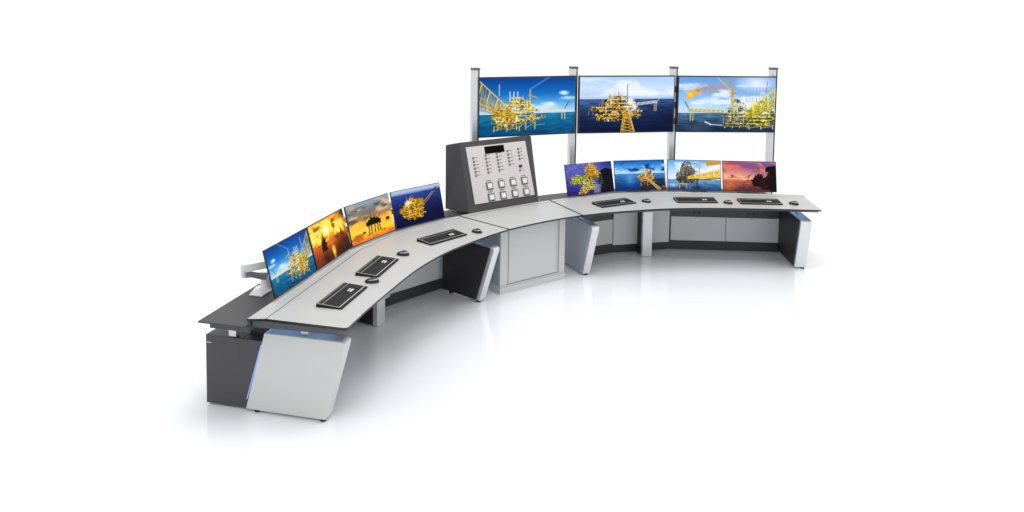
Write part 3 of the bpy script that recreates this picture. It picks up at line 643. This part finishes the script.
def mouse_proto():
    t=thing('computer_mouse','','mouse',(0,0,0),group='computer mice on the desktops')
    vs=[];nu,nv=18,8
    for j in range(nv):
        ph=j/(nv-1)*math.pi/2
        for i in range(nu):
            th=2*math.pi*i/nu; rx=.034*(1-.12*math.sin(th)); x=rx*math.cos(th)*math.cos(ph)**.8; y=.058*math.sin(th)*math.cos(ph)**.8
            z=.004+.034*math.sin(ph)**.9*(1-.15*math.sin(th)); vs.append((x,y,z))
    fs=[(j*nu+i,j*nu+(i+1)%nu,(j+1)*nu+(i+1)%nu,(j+1)*nu+i) for j in range(nv-1) for i in range(nu)]+[tuple(reversed(range(nu)))]
    o=MB().add(vs,fs); 
    o.build('shell','black',t,smooth=True)
    s=MB()
    def sp(th,ph,k): rx=.034*(1-.12*math.sin(th)); return (k*rx*math.cos(th)*math.cos(ph)**.8,k*.058*math.sin(th)*math.cos(ph)**.8,.004+.034*math.sin(ph)**.9*(1-.15*math.sin(th))+.0012)
    for q in range(16):
        a0=R(150+15*q);a1=R(165+15*q); p0,p1=.60,.76
        s.loft([sp(a0,p0,1.04),sp(a1,p0,1.04),sp(a1,p1,1.05),sp(a0,p1,1.05)],[sp(a0,p0,.8),sp(a1,p0,.8),sp(a1,p1,.8),sp(a0,p1,.8)])
    s.build('side_band','armblue',t)
    return t
mp=mouse_proto()
mice=[(-2.296,5.562,60,'mouse between the nearest and the middle keyboard of the left desk'),
      (-1.753,6.035,45,'mouse right of the middle keyboard on the left desk'),
      (-.815,6.255,20,'mouse on the left desk beside the seam to the centre cabinet'),
      (1.480,6.190,20,'mouse on the right desk below the deep blue sky monitor'),
      (2.215,5.625,10,'mouse on the right desk between the middle and rightmost keyboards'),
      (2.815,5.175,10,'rightmost mouse, near the outer corner of the right desk')]
for i,(x,y,ang,lab) in enumerate(mice):
    r=mp if i==0 else copy_thing(mp,(0,0,0),0)
    r.location=(x,y,.7403); r.rotation_euler=(0,0,R(ang)); r['label']='black '+lab

# ------------------------------------------------------------------ wall displays on posts
posts=[(.04,7.65,-16,'leftmost aluminium display post, behind the alarm panel'),
       (1.26,7.31,-20.8,'aluminium display post between the left and centre wall displays'),
       (2.43,6.75,-29.2,'aluminium display post between the centre and right wall displays'),
       (3.50,6.05,-32.9,'rightmost aluminium display post, beside the flare display')]
def post_proto():
    t=thing('display_post','','post',(0,0,0),group='posts carrying the big displays')
    MB().box(.0,.066,.0,.012,.012,2.19).build('front_profile','alu',t,bevel=.003)
    MB().box(.002,.088,.0122,.09,.012,2.19).build('column','alu',t,bevel=.003)
    MB().box(.0662,.0845,.006,.0121,.03,2.185).build('front_slot','aluside',t)
    MB().box(-.002,.090,-.002,.092,2.1902,2.214).build('end_cap','cap',t,bevel=.002)
    MB().box(-.06,.165,-.03,.17,0,.0118).build('foot_plate','alu',t,bevel=.002)
    return t
pp=post_proto()
for i,(x,y,ang,lab) in enumerate(posts):
    r=pp if i==0 else copy_thing(pp,(0,0,0),0)
    r.location=(x+.022,y-.014,0); r.rotation_euler=(0,0,R(ang)); r['label']=lab
disp=[((.140,7.620),(1.345,7.275),pic_blue(1),'left wall display, deep blue sky with yellow platform and lattice bridge'),
      ((1.372,7.245),(2.495,6.707),pic_center(12),'centre wall display, golden platform on dark sea under pale clouds'),
      ((2.520,6.675),(3.580,5.985),pic_flare(13),'right wall display, gas flare at left and yellow lattice bridge at right')]
for (p,q,pic,lab) in disp:
    p=np.array(p);q=np.array(q); c=(p+q)/2; w=np.linalg.norm(q-p); ang=math.atan2(q[1]-p[1],q[0]-p[0]); h=.712
    nrm=np.array([math.sin(ang),-math.cos(ang)]); c=c+nrm*.03+np.array([-.012,.008])
    t=thing('wall_display',lab,'display',(c[0],c[1],1.396),ang,'big displays on the posts')
    MB().box(-w/2,w/2,.0008,.045,0,h).build('housing','black',t,bevel=.002)
    me=screen_mesh(pic,w-.026,h-.028,Matrix.Translation((0,0,.014))); s=bpy.data.objects.new('screen',me); COL.objects.link(s); s.parent=t
    # hinge clamps at the right edge
    for k,zz in enumerate((.10,.30,.50)):
        if lab.startswith('right'): break
        b_=MB().box(w/2+.001,w/2+.022,.012,.04,zz,zz+.075).build('hinge_clamp','black',t,bevel=.002)
    for xx in (-w*.5+.03,w*.5-.10):
        MB().box(xx,xx+.05,.0452,.056,.2,.5).build('rear_bracket','aluside',t)

# ------------------------------------------------------------------ light
wd=bpy.data.worlds.new('World'); scn.world=wd; wd.use_nodes=True; bg=wd.node_tree.nodes['Background']
bg.inputs['Color'].default_value=(1,1,1,1); bg.inputs['Strength'].default_value=1.08
def area(name,loc,tgt,size,pw,col=(1,1,1)):
    l=bpy.data.lights.new(name,'AREA'); l.shape='DISK'; l.size=size; l.energy=pw; l.color=col
    o=bpy.data.objects.new(name,l); COL.objects.link(o); o.location=loc; o.rotation_euler=(Vector(tgt)-Vector(loc)).to_track_quat('-Z','Y').to_euler(); return o
area('added_overhead_key',(-.5,4.6,8.0),(0,6.2,0),5.5,300)  # unseen overhead lamp, added to brighten floor and legs
scn.view_settings.view_transform='Standard'; scn.view_settings.look='None'; scn.view_settings.exposure=0; scn.view_settings.gamma=1
scn.cycles.max_bounces=8
